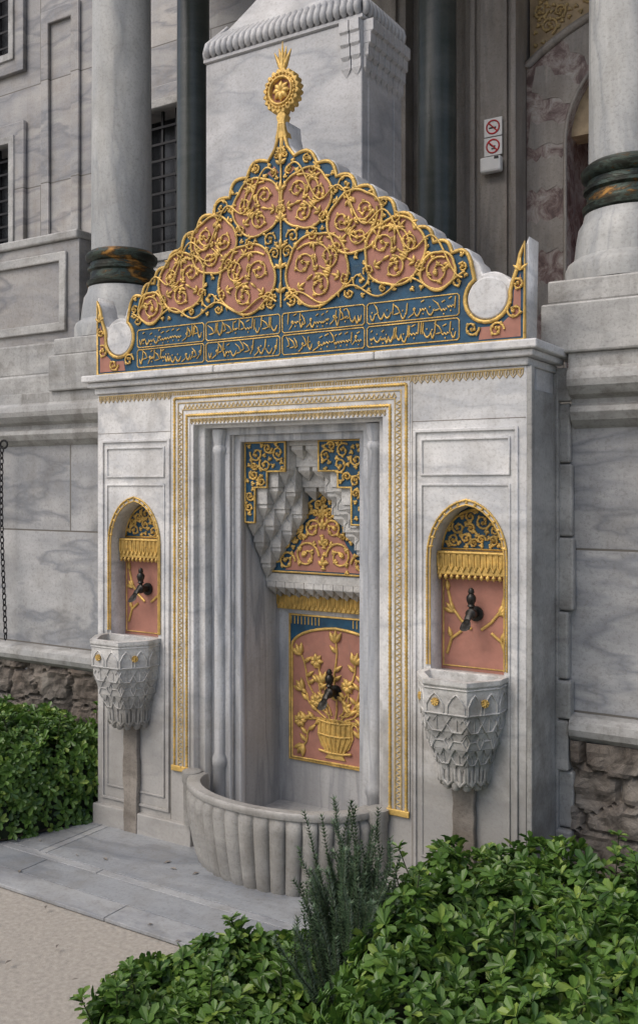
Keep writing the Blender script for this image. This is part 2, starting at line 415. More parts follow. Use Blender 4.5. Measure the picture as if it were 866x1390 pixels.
P.append((L2(blue,-.005),1.9,True))
for s in(-1,1):
    P.append((L2([(s*(.02+.80*t),2.365+.028*math.sin(t*20)) for t in [i/60 for i in range(61)]],-.0125),1.0,False))
    P.append((L2([(s*(.03+.78*t),2.905-.49*t+.05*math.sin(t*24)) for t in [i/70 for i in range(71)]],-.013),1.0,False))
    for (x,z) in scal(edge,.0,1)[1:-1]:
        trefoil(P,s*(x-.012),z-.035,-pi/2+s*-.5,.036,-.008,1.8)
P.append((L2([(0,2.34),(0,3.02)],-.008),1.0,False))
for z in(2.40,2.5,2.58,2.7,2.82,2.93):
    trefoil(P,0,z,pi/2,.05,-.010,2.2)
tubes('pediment_scrollwork',P,.0043,'gold',F)
I=[]
x0,x1,z0,z1=-.80,.80,2.137,2.318
cw=(x1-x0)/4; rh=(z1-z0)/2
cells=[]
for i in range(4):
    for j in range(2):
        a=x0+i*cw+.006; b=a+cw-.012; c=z0+j*rh+.005; d=c+rh-.010
        r=.008
        I.append((L2([(a+r,c),(b-r,c),(b,c+r),(b,d-r),(b-r,d),(a+r,d),(a,d-r),(a,c+r)],-.0055),.9,True)); cells.append((a+.014,b-.014,c,d))
T=[]
for a,b,c,d in cells:
    h=d-c; base=c+h*.36; x=b
    while x>a+.012:
        k=R.random(); w=R.uniform(.012,.034)
        if x-w<a: w=x-a
        bz=base+R.uniform(-.04,.12)*h
        if k<.25:
            T.append((L2([(x,bz+h*.50),(x-.003,bz+h*.1),(x-.004,bz-h*.05)],-.006),[1,1.2,.5],False)); w=.009
        elif k<.5:
            T.append((L2([(x-w*u,bz-h*.24*math.sin(pi*u)+(.004 if u in(0,1) else 0)) for u in(0,.2,.4,.6,.8,1)],-.006),[.6,1.2,1.7,1.5,1,.5],False))
            if R.random()<.7: T.append((L2([(x-w*.5,bz+h*.14),(x-w*.5-.003,bz+h*.15)],-.006),1.5,False))
        elif k<.72:
            T.append((L2([(x-w*u,bz+h*.06*math.sin(u*14)) for u in(0,.15,.3,.45,.6,.75,.9,1)],-.006),[.7,1.3,.8,1.3,.8,1.4,1,.6],False))
            T.append((L2([(x-w*.4,bz-h*.2),(x-w*.4-.004,bz-h*.2)],-.006),1.3,False))
            T.append((L2([(x-w*.3,bz+h*.44),(x-w*.8,bz+h*.36)],-.006),1.0,False))
        elif k<.86:
            T.append((L2([(x-w*1.2,bz+h*.50),(x-w*.4,bz+h*.3),(x,bz+h*.06),(x-w*.5,bz),(x-w,bz-.001)],-.006),[.5,1.3,1.1,1.2,.6],False))
        else:
            T.append((L2([(x+.004*math.cos(q),bz+h*.12+.005*math.sin(q)) for q in(0,1.3,2.6,3.9,5.2,6.3)]+[(x-.004,bz-h*.1),(x-w*.8,bz-h*.25)],-.006),1.0,False))
        x-=w+R.uniform(-.003,.002)
tubes('inscription_frames',I,.0032,'gold',F)
tubes('inscription_text',T,.0027,'gold',F)
fl=[]
fc=(0,3.235)
flat2d('finial_neck',[[(-.03,3.04),(.03,3.04),(.014,3.10),(.024,3.13),(.012,3.15),(-.012,3.15),(-.024,3.13),(-.014,3.10)]],-.01,.03,'gold',F,.003)
n=20
lob=[(fc[0]+(.078+.012*abs(math.sin(i*n/2*2*pi/120)))*math.cos(2*pi*i/120),fc[1]+(.082+.012*abs(math.sin(i*n/2*2*pi/120)))*math.sin(2*pi*i/120)) for i in range(120)]
flat2d('finial_ring',[lob,circ(0,fc[1],.050,32)],-.012,.03,'gold',F,.004)
flat2d('finial_inner',[circ(0,fc[1],.056,32)],.0,.02,'pink',F)
for k in range(8):
    a=k*pi/4; leaflet(fl,0,fc[1],a,.045,-.006,2.6); leaflet(fl,0,fc[1],a+pi/8,.036,-.004,1.5)
for k in range(24):
    a=k*2*pi/24; fl.append((L2([(.066*math.cos(a),fc[1]+.068*math.sin(a)),(.072*math.cos(a),fc[1]+.074*math.sin(a))],-.014),1.3,False))
fl.append((L2(circ(0,fc[1],.056,32),-.014),1,True))
for s in(-1,1):
    fl.append((L2([(0,3.32),(s*.012,3.345),(s*.026,3.375),(s*.042,3.405)],.006),[1.6,2.2,1.6,.4],False))
    fl.append((L2([(0,3.335),(s*.010,3.37),(s*.018,3.42)],.006),[1.6,1.8,.3],False))
fl.append((L2([(0,3.31),(0,3.36),(0,3.445)],.004),[2.2,2.4,.2],False))
fl.append((L2([(0,3.0),(0,3.16)],.0),2.2,False))
tubes('finial_crown',fl,.0052,'gold',F)

# ---- muqarnas (three receding tiers of stepped cells)
mb=MB(); hws=[.075,.132,.189,.246,.302]; rel=[]
for j in range(3):
    ya=.162+.054*j; yb=ya+.0535
    top=1.80-.0005*j
    zc=1.775-.09*j
    mb.box(-.0745,.0745,ya,yb,zc,top)
    for c in(-.037,.037):
        mb.box(c-.030,c+.030,ya+.006,yb,zc-.018,zc-.0002); mb.pyr(c-.030,c+.030,ya+.006,yb,zc-.0182,(c,yb,zc-.065))
    for t in range(4):
        zb=1.672-.075*t-.098*j
        a,b=hws[t]+.0005,hws[t+1]-.0003
        yo=ya+.003*(t%2)
        for s in(-1,1):
            xa,xb=sorted((s*a,s*b)); mb.box(xa,xb,yo,yb,zb,top-.002)
            xm0,xm1=sorted((s*(a+.006),s*b)); mb.box(xm0,xm1,yo+.008,yb,zb-.018,zb-.0002)
            mb.pyr(xm0,xm1,yo+.008,yb,zb-.0182,(s*b,yb,zb-.075))
            if j>0:
                rel.append(([(xa+.004,yo-.001,zb),(xa+.006,yo-.001,zb+.03),((xa+xb)/2,yo-.001,zb+.055),(xb-.006,yo-.001,zb+.03),(xb-.004,yo-.001,zb)],1,False))
mb.obj('muqarnas_hood','carved',F,.0012)
tubes('muqarnas_ribs',rel,.0035,'carved',F)
for s in(-1,1):
    st=[(.085,1.792),(.298,1.792),(.298,1.44),(.245,1.44),(.245,1.595),(.18,1.595),(.18,1.665),(.085,1.665)]
    lp=[(s*x,z) for x,z in st]
    flat2d('blue_corner',[lp],.150,.1585,'blue',F)
    L=[]; curlfill(L,poly_inside(lp),(min(0,s*.3),max(0,s*.3),1.44,1.8),.02,.036,.147,500,1.2,.022)
    L.append((L2(lp,.149),1.3,True)); tubes('corner_arabesque',L,.0046,'gold',F)
tri=[(-.275,1.212),(.275,1.212),(.275,1.25),(.225,1.26),(.225,1.31),(.18,1.33),(.18,1.37),(.13,1.39),(.13,1.44),(.08,1.46),(.08,1.52),(0,1.57),(-.08,1.52),(-.08,1.46),(-.13,1.44),(-.13,1.39),(-.18,1.37),(-.18,1.33),(-.225,1.31),(-.225,1.26),(-.275,1.25)]
boxo('hood_back','blue',F,(-.305,.305,.3245,.330,1.205,1.70))
L=[]; ti=poly_inside(tri)
yk=.319
flat2d('hood_pink',[[(-.20,1.222),(.20,1.222),(.17,1.28),(.12,1.34),(.085,1.40),(.05,1.45),(0,1.50),(-.05,1.45),(-.085,1.40),(-.12,1.34),(-.17,1.28)]],.3222,.324,'pink',F)
CC=((-.085,1.29,.066),(.085,1.29,.066),(-.19,1.262,.045),(.19,1.262,.045),(-.052,1.41,.045),(.052,1.41,.045))
for x,z,r in CC:
    s=1 if x>0 else -1; spiral(L,x,z,r,0 if s<0 else pi,-s,yk,1.4)
def ti2(x,z): return ti(x,z) and all((x-a)**2+(z-b)**2>r*r for a,b,r in CC)
curlfill(L,ti2,(-.27,.27,1.21,1.57),.014,.026,yk,500,1.2,.02)
for z in(1.25,1.34,1.42,1.48): trefoil(L,0,z,pi/2,.045,yk,2)
L.append((L2(tri,.322),1.2,True)); tubes('hood_arabesque',L,.0056,'gold',F)
mb=MB(); mb.box(-.310,.310,.325,.44,1.165,1.204)
for k in range(12):
    x=-.306+k*.051; mb.box(x+.001,x+.050,.324,.365,1.14,1.1645); mb.pyr(x+.001,x+.05,.324,.365,1.1398,(x+.025,.365,1.10))
    mb.box(x+.001,x+.050,.366,.405,1.12,1.1645); mb.pyr(x+.001,x+.05,.366,.405,1.1198,(x+.025,.405,1.085))
mb.obj('muqarnas_row','carved',F,.001)
boxo('gold_band','gold',F,(-.311,.311,.415,.4395,1.03,1.10),bevel=.004)
L=[]
for k in range(26):
    x=-.300+k*.024; L.append((L2([(x-.009,1.095),(x-.008,1.055),(x,1.035),(x+.008,1.055),(x+.009,1.095)],.414),.9,False))
tubes('gold_band_relief',L,.0045,'gold',F)
flat2d('panel_blue',[rect(-.25,.25,.335,1.0)],.434,.4395,'blue',F)
pa=arch(0,.235,.345,.86,.955)
flat2d('panel_pink',[pa],.431,.4335,'pink',F)
L=[(L2(pa,.430),1.4,True),(L2(rect(-.25,.25,.335,1.005),.433),1.3,True)]
for k in range(9):
    for s in(-1,1): L.append((L2([(s*(.09+k*.019),.962),(s*(.09+k*.019),.998)],.433),.6,False))
vase=[(-.055,.365),(.055,.365),(.035,.39),(.075,.42),(.095,.47),(.09,.52),(.11,.545),(-.11,.545),(-.09,.52),(-.095,.47),(-.075,.42),(-.035,.39)]
flat2d('vase',[vase],.424,.4315,'gold',F,.002)
for k in range(7):
    x=-.07+k*.0233; L.append((L2([(x*.6,.39),(x*1.15,.46),(x*1.1,.54)],.423),1,False))
for z in(.40,.475,.535): L.append((L2([(-.085,z),(-.03,z-.008),(.03,z-.008),(.085,z)],.4225),1.1,False))
def tulip(x,z,a,s=.045):
    for d in(-.55,0,.55): leaflet(L,x,z,a+d,s,.427,2.8)
def rose(x,z,s):
    for q in range(7): leaflet(L,x,z,q*2*pi/7,s,.427,2.8)
stems=[(0,.545,0,.89,0),(-.03,.545,-.10,.80,1),(.03,.545,.10,.80,0),(-.05,.545,-.17,.66,0),(.05,.545,.17,.66,1),(-.06,.54,-.19,.52,1),(.06,.54,.19,.52,0),(-.02,.56,-.065,.70,0),(.02,.56,.065,.70,1),(-.04,.56,-.185,.82,0),(.04,.56,.185,.82,0),(-.07,.545,-.17,.41,0),(.07,.545,.17,.41,1),(-.03,.56,-.10,.62,1),(.03,.56,.11,.60,0)]
for xa,za,xb,zb,kd in stems:
    pts=[]
    for i in range(9):
        t=i/8; pts.append((xa+(xb-xa)*(t**.6 if abs(xb)>.03 else t)+.008*math.sin(t*9),za+(zb-za)*t))
        if i in(2,4,5,7): leaflet(L,pts[-1][0],pts[-1][1],pi/2+R.choice((-1,1))*.9,.05,.428,2.2)
    L.append((L2(pts,.429),.9,False))
    if kd: rose(xb,zb,.036)
    else: tulip(xb,zb,math.atan2(zb-za,xb-xa),.06)
tubes('panel_flowers',L,.0052,'gold',F)

# ---- taps
def tap(name,x,yw,z,s=1):
    e=empty(name); e.parent=F
    mb=MB(); 
    ring=lambda c,r,ax,n=14:[(c[0]+r*math.cos(2*pi*i/n)*ax[0][0]+r*math.sin(2*pi*i/n)*ax[1][0],c[1]+r*math.cos(2*pi*i/n)*ax[0][1]+r*math.sin(2*pi*i/n)*ax[1][1],c[2]+r*math.cos(2*pi*i/n)*ax[0][2]+r*math.sin(2*pi*i/n)*ax[1][2]) for i in range(n)]
    pr=[(0,0,.034),(-.008,0,.034),(-.01,0,.018),(-.04,.004,.016),(-.045,.004,.024),(-.06,.004,.024),(-.066,.002,.017),(-.085,-.008,.016),(-.098,-.022,.015),(-.104,-.03,.022),(-.112,-.042,.024),(-.114,-.046,.016)]
    rs=[]
    for i,(dy,dz,r) in enumerate(pr):
        a=0 if i<7 else min(1.0,(i-6)*.28)
        rs.append(ring((x,yw+dy*s,z+dz*s),r*s*.9,((1,0,0),(0,math.sin(a),math.cos(a)))))
    mb.loft(rs)
    k=MB(); k.lathe([(.010*s,z+.01*s),(.009*s,z+.03*s),(.016*s,z+.035*s),(.012*s,z+.042*s),(.018*s,z+.055*s),(.020*s,z+.068*s),(.015*s,z+.078*s),(.010*s,z+.083*s),(.013*s,z+.09*s),(.009*s,z+.103*s),(.002*s,z+.108*s)],x,yw-.052*s,14)
    mb.obj('spout','bronze',e,smooth=True); k.obj('handle','bronze',e,smooth=True)
tap('bronze_tap',-.0,.431,.67,1.05)

# ---- side niches and basins
for s in(-1,1):
    cx=.82*s
    boxo('niche_back_pink','pink',F,(cx-.15,cx+.15,.096,.1005,.88,1.26),bevel=0)
    boxo('niche_back_blue','blue',F,(cx-.15,cx+.15,.096,.1005,1.36,1.54),bevel=0)
    boxo('niche_gold_band','gold',F,(cx-.144,cx+.144,.055,.0995,1.265,1.355),bevel=.004)
    L=[]
    for k in range(12):
        x=cx-.132+k*.024; L.append((L2([(x-.009,1.345),(x-.008,1.30),(x,1.28),(x+.008,1.30),(x+.009,1.345)],.054),1,False)); leaflet(L,x,1.268,-pi/2,.022,.056,1.8)
    L.append((L2([(cx-.14,1.35),(cx+.14,1.35)],.053),1.3,False))
    ar=arch(cx,.140,1.362,1.363,1.515); 
    curlfill(L,poly_inside(ar),(cx-.14,cx+.14,1.36,1.52),.018,.034,.094,600,1.2,.02)
    L.append((L2(ar,.094),1.2,True))
    L.append((L2(rect(cx-.135,cx+.135,.915,1.25),.095),.8,True))
    for q in(-1,1):
        L.append((L2([(cx+q*.02,1.06),(cx+q*.06,1.09),(cx+q*.10,1.14),(cx+q*.115,1.20)],.094),1.3,False))
        L.append((L2([(cx+q*.12,.96),(cx+q*.10,1.02),(cx+q*.06,1.05)],.094),1.3,False))
        for a in(.4,.8,1.3): leaflet(L,cx+q*.09,1.12,pi/2-q*a,.05,.094,2.2)
        leaflet(L,cx+q*.10,1.02,pi/2-q*.3,.045,.094,2.2); leaflet(L,cx+q*.115,1.20,pi/2-q*.1,.05,.094,2.4)
    ao=arch(cx,.158,.90,1.335,1.55); ao=ao[2:]
    rope(L,[(x,-.004,z) for x,z in [ (cx+.158,.93)]+ao+[(cx-.158,.93)]],.011,1.2)
    ai=arch(cx,.147,.90,1.33,1.532)[2:]
    L.append((L2([(cx+.147,.93)]+ai+[(cx-.147,.93)],-.001),.8,False))
    for i,(x,z) in enumerate(ao[1:-1]):
        leaflet(L,x,z,math.atan2(1.40-z,cx-x),.022,.0,1.5)
    tubes('niche_gilding',L,.0046,'gold',F)
    tap('bronze_tap',cx,.094,1.12,.95)
    def ho(sc,z,yy=.001):
        w=.160*sc; k=.190*sc
        return [(cx-w,yy,z),(cx-w,-k*.42,z),(cx-w*.52,-k,z),(cx+w*.52,-k,z),(cx+w,-k*.42,z),(cx+w,yy,z)]
    mb=MB()
    mb.loft([ho(1.02,.915),ho(1.02,.898),ho(.985,.891),ho(.965,.795)],cap0=False)
    mb.loft([ho(.935,.7945),ho(.90,.73)],cap0=True)
    mb.loft([ho(.855,.7295),ho(.80,.665)])
    mb.loft([ho(.735,.6645),ho(.66,.605)])
    mb.loft([ho(.60,.6045),ho(.56,.525)])
    mb.loft([ho(1.02,.915),ho(.86,.915,-.02),ho(.80,.84,-.022)],cap0=False)
    o=mb.obj('side_basin','carved',F,.002)
    sc=[]
    def face_pts(ring0,ring1,i,u,v):
        a=Vector(ring0[i]).lerp(Vector(ring0[i+1]),u); b=Vector(ring1[i]).lerp(Vector(ring1[i+1]),u)
        return b.lerp(a,v)
    # geometric strapwork: arches, then interlocking hexagons and chevrons, then fluted drum
    tiers=((.985,.891,.965,.795),(.935,.795,.90,.73),(.855,.73,.80,.665),(.735,.665,.66,.605),(.60,.605,.56,.525))
    for ti_,(s0,zt,s1,zb) in enumerate(tiers):
        r0,r1=ho(s0+.006,zt),ho(s1+.006,zb)
        for i in range(5):
            m_=2 if i in(1,2,3) else 1
            for q in range(m_):
                f=lambda u,v:tuple(face_pts(r0,r1,i,(q+u)/m_,v))
                if ti_==0:
                    sc.append(([f(.10,.0),f(.10,.35),f(.30,.62),f(.5,.78),f(.70,.62),f(.90,.35),f(.90,.0)],.9,False))
                    sc.append(([f(0,.02),f(1,.02)],1.0,False)); sc.append(([f(0,.95),f(1,.95)],.8,False))
                elif ti_==4:
                    sc.append(([f(.08,1),f(.08,.25),f(.5,.0),f(.92,.25),f(.92,1)],1.8,False)); sc.append(([f(.5,1),f(.5,.1)],1.8,False))
                elif ti_==2:
                    sc.append(([f(0,.95),f(.25,.5),f(0,.05)],1,False)); sc.append(([f(1,.95),f(.75,.5),f(1,.05)],1,False)); sc.append(([f(.25,.5),f(.75,.5)],.9,False)); sc.append(([f(0,1),f(1,1)],1,False))
                else:
                    sc.append(([f(.0,.5),f(.25,.95),f(.75,.95),f(1,.5),f(.75,.05),f(.25,.05),f(0,.5)],1.0,False))
                    sc.append(([f(.5,.95),f(.5,.05)],.7,False))
    tubes('side_basin_relief',sc,.0040,'carved',F)
    # small stalactite cells under each projecting tier
    cc=MB()
    for ti_ in range(4):
        s1,zb=tiers[ti_][2],tiers[ti_][3]; s2=tiers[ti_+1][0]
        rb=ho(s1-.004,zb); rn=ho(s2+.002,zb-.03)
        for i in range(5):
            m_=3 if i in(1,2,3) else 1
            for q in range(m_):
                a=Vector(rb[i]).lerp(Vector(rb[i+1]),(q+.06)/m_); b=Vector(rb[i]).lerp(Vector(rb[i+1]),(q+.94)/m_)
                cen=Vector((cx,0,zb)); ai=a.lerp(cen,.12); bi=b.lerp(cen,.12); lo=Vector(rn[i]).lerp(Vector(rn[i+1]),(q+.5)/m_)
                for w_ in(a,b,ai,bi): w_.z=zb-.0005
                cc.add([a,b,bi,ai,lo],[(0,1,4),(1,2,4),(2,3,4),(3,0,4),(3,2,1,0)])
    cc.obj('side_basin_cells','carved',F,.001)
    dm=MB()
    for i in range(7):
        t=i/6; a=pi+t*pi; px=cx+.074*math.cos(a); py=-.010+.082*math.sin(a)
        dm.lathe([(.008,.503),(.016,.510),(.019,.527),(.018,.55)],px,py,10)
    dm.obj('side_basin_drops','carved',F,smooth=True)
    L=[]
    for fx,fy in((cx-.038,-.190),(cx-.126,-.130),(cx+.126,-.130)):
        sl=0 if abs(fx-cx)<.1 else (1 if fx>cx else -1)
        L.append(([(fx,fy-.002,.838),(fx,fy-.006,.838)],1.8,False))
        for k in range(8):
            a=k*pi/4; r=.014; L.append(([(fx,fy,.838),(fx+r*math.cos(a)*(1 if sl==0 else .7),fy+sl*r*math.cos(a)*.7,.838+r*math.sin(a))],[.9,1.3],False))
    tubes('basin_rosettes',L,.0042,'gold',F)

# ---- main fluted basin
mb=MB(); NL=19; n=NL*12
def br(sc,z,amp):
    out=[]
    for i in range(n+1):
        t=pi*i/n; m_=sc*(1+amp*(abs(math.sin(NL*t))**.55-.6))
        out.append((-.455*math.cos(t)*m_,-.268*math.sin(t)*m_+.0005,z))
    return out
lv=[(.83,0,.03),(.86,.02,.055),(.895,.06,.065),(.93,.12,.07),(.965,.20,.07),(.985,.27,.065),(.985,.295,.055),(.965,.312,.03),(.965,.318,.012),(1.0,.322,.006),(1.008,.334,.004),(1.0,.346,.004),(.985,.350,.004),(.86,.350,.0),(.845,.342,0),(.80,.14,0)]
mb.loft([br(*l) for l in lv],closed=False,cap0=False,cap1=False)
mb.obj('fluted_basin','carved',F,smooth=True)
fm=MB(); fm.v=[]; ring=[(p[0],p[1],.135) for p in br(.83,.135,0)]; fm.add(ring,[tuple(range(len(ring)))])
fm.obj('basin_floor','stain',F)
mb=MB()
for s in(-1,1): mb.lathe([(.035,.12),(.038,.30),(.044,.312),(.044,.354),(.03,.36)],s*.462,-.02,16)
mb.obj('basin_ends','carved',F,smooth=True)

# ================================================================== PODIUM / BUILDING
PW=empty('podium_wall')
boxo('wall_left','wall',PW,(-7,-1.052,.345,.8,.0,1.86),bevel=0)
boxo('wall_right','wall',PW,(1.052,5,.345,.8,.0,1.86),bevel=0)
def mouldprof(x0,x1,prof,name,mat,par):
    mb=MB(); mb.loft([[(x0,y,z) for y,z in prof],[(x1,y,z) for y,z in prof]]); mb.obj(name,mat,par,.002)
prof=[(.344,1.82),(.325,1.83),(.30,1.85),(.285,1.88),(.29,1.90),(.31,1.91),(.31,1.93),(.275,1.945),(.25,1.975),(.245,2.0),(.25,2.03),(.27,2.045),(.27,2.10),(.9,2.10),(.9,1.82)]
silp=[(.344,.64),(.30,.645),(.275,.665),(.268,.69),(.275,.72),(.30,.735),(.344,.74)]
for a,b in((-7,-1.056),(1.115,5)):
    x=a
    while x<b-.01:
        w=min(R.uniform(.7,1.3),b-x)
        mouldprof(x,x+w-.003,[(y+0.0,z) for y,z in prof],'ledge_moulding','mould',PW)
        dz=R.uniform(-.006,.006); mouldprof(x,x+w-.003,[(y,z+dz) for y,z in silp],'sill_moulding','mould',PW); x+=w
rb=MB()
z=0.0
while z<2.0:
    h=R.uniform(.12,.3); rb.box(1.056,1.114+R.uniform(-.01,.01),.30+R.uniform(-.015,.02),.344,z,min(2.05,z+h-.006)); z+=h
rb.obj('corner_stones','mould',PW,.008)
def rubble(x0,x1,z0,z1,yb):
    rr=random.Random(int(x0*10)); seeds=[]
    z=z0-.05
    while z<z1+.1:
        x=x0-.1
        while x<x1+.1:
            seeds.append((x+rr.uniform(-.04,.04),z+rr.uniform(-.03,.03),rr.uniform(0,.03))); x+=rr.uniform(.13,.32)
        z+=rr.uniform(.11,.16)
    st=.016; nx=int((x1-x0)/st); nz=int((z1-z0)/st); mb=MB()
    for i in range(nx+1):
        for j in range(nz+1):
            x=x0+(x1-x0)*i/nx; zz=z0+(z1-z0)*j/nz
            ds=sorted(((x-a+.02*noise.noise(Vector((x*9,zz*9,1))))**2*.35+(zz-b+.02*noise.noise(Vector((x*9,zz*9,5))))**2,c) for a,b,c in seeds if abs(a-x)<.5 and abs(b-zz)<.3)
            e=math.sqrt(ds[1][0])-math.sqrt(ds[0][0]); k=min(1,e/.022); k=1-(1-k)**2
            yy=yb-.026*k-ds[0][1]*k*.8-.016*noise.noise(Vector((x*25,zz*25,0)))-.016*noise.noise(Vector((x*7,zz*7,3)))
            mb.v.append((x,yy,zz))
    for i in range(nx):
        for j in range(nz):
            a=i*(nz+1)+j; mb.f.append((a,a+nz+1,a+nz+2,a+1))
    mb.obj('rubble_footing','rubble',PW,smooth=False)
rubble(-3.2,-1.056,0,.64,.342); rubble(1.116,2.6,0,.64,.342)
boxo('podium_floor','mould',PW,(-7,5,.82,3.2,1.6,2.099),bevel=0)

B=empty('library_building')
flat2d('facade_left',[rect(-8,-.9,2.1,7),rect(-4.35,-3.74,3.35,4.28),rect(-2.66,-2.02,3.2,4.24),rect(-4.35,-3.74,4.95,6.1)],1.8,2.1,'facade',B)
def window(x0,x1,z0,z1):
    e=empty('barred_window'); e.parent=B
    flat2d('frame',[rect(x0-.14,x1+.14,z0-.14,z1+.14),rect(x0-.0,x1+.0,z0,z1)],1.76,1.799,'facade',e,.006)
    flat2d('frame_inner',[rect(x0-.04,x1+.04,z0-.04,z1+.04),rect(x0+.015,x1-.015,z0+.015,z1-.015)],1.745,1.82,'mould',e,.004)
    boxo('glass','glassdark',e,(x0,x1,1.99,2.0,z0,z1),bevel=0)
    mb=MB(); k=5
    for i in range(1,k): x=x0+(x1-x0)*i/k; mb.box(x-.009,x+.009,1.85,1.868,z0,z1)
    for i in range(1,9): z=z0+(z1-z0)*i/9; mb.box(x0,x1,1.84,1.849,z-.008,z+.008)
    mb.obj('bars','iron',e)
window(-4.35,-3.74,3.35,4.28); window(-2.66,-2.02,3.2,4.24); window(-4.35,-3.74,4.95,6.1)
flat2d('pilaster_panel',[rect(-3.42,-3.02,2.1,5.2),rect(-3.34,-3.10,3.5,5.1)],1.77,1.799,'facade',B,.006)
boxo('string_course','mould',B,(-8,-1.7,1.72,1.799,3.02,3.10),(-8,-1.7,1.74,1.799,2.1,2.4),bevel=.01)
boxo('porch_wall','brownmarble',B,(-.9,.39,1.82,2.1,2.1,6),bevel=0)
boxo('porch_pilasters','brownmarble',B,(-1.1,-.78,1.66,1.819,2.1,6),(-.55,-.30,1.72,1.819,2.1,6),(-.50,-.35,1.69,1.7195,2.1,6),(.08,.36,1.70,1.819,2.1,6),(.12,.15,1.67,1.6995,2.1,6),(.175,.335,1.68,1.6995,2.1,6),(.37,.40,1.64,1.819,2.1,6),(-.9,-.02,1.70,1.71,2.1,2.9),bevel=.008)
def bigarc(cx,cz,r,x): return cz+math.sqrt(max(0,r*r-(x-cx)**2))
hole=[(.63,2.10),(1.63,2.10),(1.63,3.46)]+[(1.13+.5*math.cos(pi*i/20),3.46+.5*math.sin(pi*i/20)) for i in range(1,20)]+[(.63,3.46)]
outer=[(.401,2.09),(1.95,2.09),(1.95,3.9)]+[(1.95-i*.0775,bigarc(1.13,2.97,1.19,1.95-i*.0775)) for i in range(1,20)]+[(.401,3.9)]
flat2d('door_surround',[outer,hole],1.80,1.95,'mottled',B,.004)
def wav(u,ph): return .012*math.sin(u*20+ph)
for i in range(0,9,2):
    a0=pi+.0-i*.2; a1=a0-.2
    A=[(1.13+(.51+.42*u)*math.cos(a0+wav(u,0)*2),3.46+(.51+.42*u)*math.sin(a0+wav(u,0)*2)) for u in [q/10 for q in range(11)]]
    C_=[(1.13+(.51+.42*u)*math.cos(a1+wav(u,0)*2),3.46+(.51+.42*u)*math.sin(a1+wav(u,0)*2)) for u in [q/10 for q in range(11)]]
    A=[p for p in A if p[0]>.405 and p[1]<bigarc(1.13,2.97,1.18,p[0])]; C_=[p for p in C_ if p[0]>.405 and p[1]<bigarc(1.13,2.97,1.18,p[0])]
    if len(A)>1 and len(C_)>1: flat2d('pale_voussoir',[A+C_[::-1]],1.797,1.801,'brownmarble',B)
for k in range(0,8,2):
    z=2.2+k*.17
    A=[(.405+.222*q/8,z+wav(q/8,0)*1.4) for q in range(9)]; C_=[(.405+.222*q/8,z+.17+wav(q/8,0)*1.4) for q in range(9)]
    flat2d('pale_jamb_stone',[A+C_[::-1]],1.797,1.801,'brownmarble',B)
ringp=[(1.13+.51*math.cos(pi*i/24),3.46+.51*math.sin(pi*i/24)) for i in range(25)]
tubes('arch_moulding',[([(x,1.797,z) for x,z in [(.62,2.2)]+ringp[::-1]],.6,False),([(x,1.795,z) for x,z in [(.401,3.9)]+[(.401+i*.0775,bigarc(1.13,2.97,1.19,.401+i*.0775)) for i in range(20)]],1.4,False)],.018,'brownmarble',B)
boxo('painted_lunette','painted',B,(.401,2.2,1.86,2.0,3.5,6),bevel=0)
L=[]; curlfill(L,lambda x,z: .42<x<1.1 and z>bigarc(1.13,2.97,1.25,x),(.42,1.1,3.95,4.6),.04,.09,1.855,900,1.3,.03)
tubes('lunette_scrolls',L,.008,'wornGold',B)
boxo('door_leaf','wood',B,(.5,2.0,2.25,2.3,2.1,4.2),(.80,1.2,2.22,2.249,2.3,3.0),(.80,1.2,2.22,2.249,3.1,3.8),bevel=.01)
boxo('door_reveal','mottled',B,(.52,.629,1.951,2.3,2.1,4.2),(1.64,1.9,1.951,2.3,2.1,4.2),bevel=0)
boxo('wall_far_right','brownmarble',B,(1.96,5,1.8,2.1,2.1,6),bevel=0)
boxo('unseen_shade_roof','shade_roof',B,(-1.9,2.2,.1,2.4,5.1,5.3),bevel=0)  # unseen slab added above the view to darken the porch background
def stonecol(name,x,y,r,mat='darkcol',zb=2.1,zt=5.1):
    mb=MB(); mb.lathe([(r*1.5,zb),(r*1.5,zb+.08),(r*1.3,zb+.14),(r*1.05,zb+.2),(r,zb+.24),(r*.96,zt)],x,y,40); return mb.obj(name,mat,None,smooth=True)
stonecol('green_stone_column',-1.46,1.2,.10); stonecol('green_stone_column',-.02,1.55,.108)
for x in(-1.392,1.285):
    C=empty('marble_column'); y=.52; r=.160
    s=MB(); s.lathe([(r*1.0,2.84),(r*.99,3.3),(r*.97,4.0),(r*.94,5.1)],x,y,56); s.obj('shaft','column',C,smooth=True)
    s=MB(); s.lathe([(r*1.03,2.655),(r*1.13,2.665),(r*1.15,2.685),(r*1.05,2.70),(r*1.04,2.735),(r*1.12,2.745),(r*1.12,2.758),(r*1.05,2.765),(r*1.04,2.785),(r*1.15,2.795),(r*1.19,2.81),(r*1.19,2.825),(r*1.1,2.84),(r*1.02,2.85)],x,y,56); s.obj('bronze_ring','ring',C,smooth=True)
    s=MB(); s.lathe([(r*1.55,2.38),(r*1.55,2.44),(r*1.5,2.46),(r*1.34,2.48),(r*1.30,2.54),(r*1.24,2.60),(r*1.13,2.63),(r*1.10,2.655)],x,y,56); s.obj('base','column',C,smooth=True)
    s=MB(); q=.25; s.box(x-q,x+q,y-q,y+q,2.29,2.379); s.box(x-q-.02,x+q+.02,y-q-.02,y+q+.02,2.101,2.289); s.obj('pedestal','mould',C,.008)
PA=empty('marble_parapet')
boxo('slab','facade',PA,(-4.5,-1.66,.47,.57,2.40,2.96),bevel=.004)
boxo('rail','mould',PA,(-4.5,-1.66,.45,.59,2.961,3.01),bevel=.01)
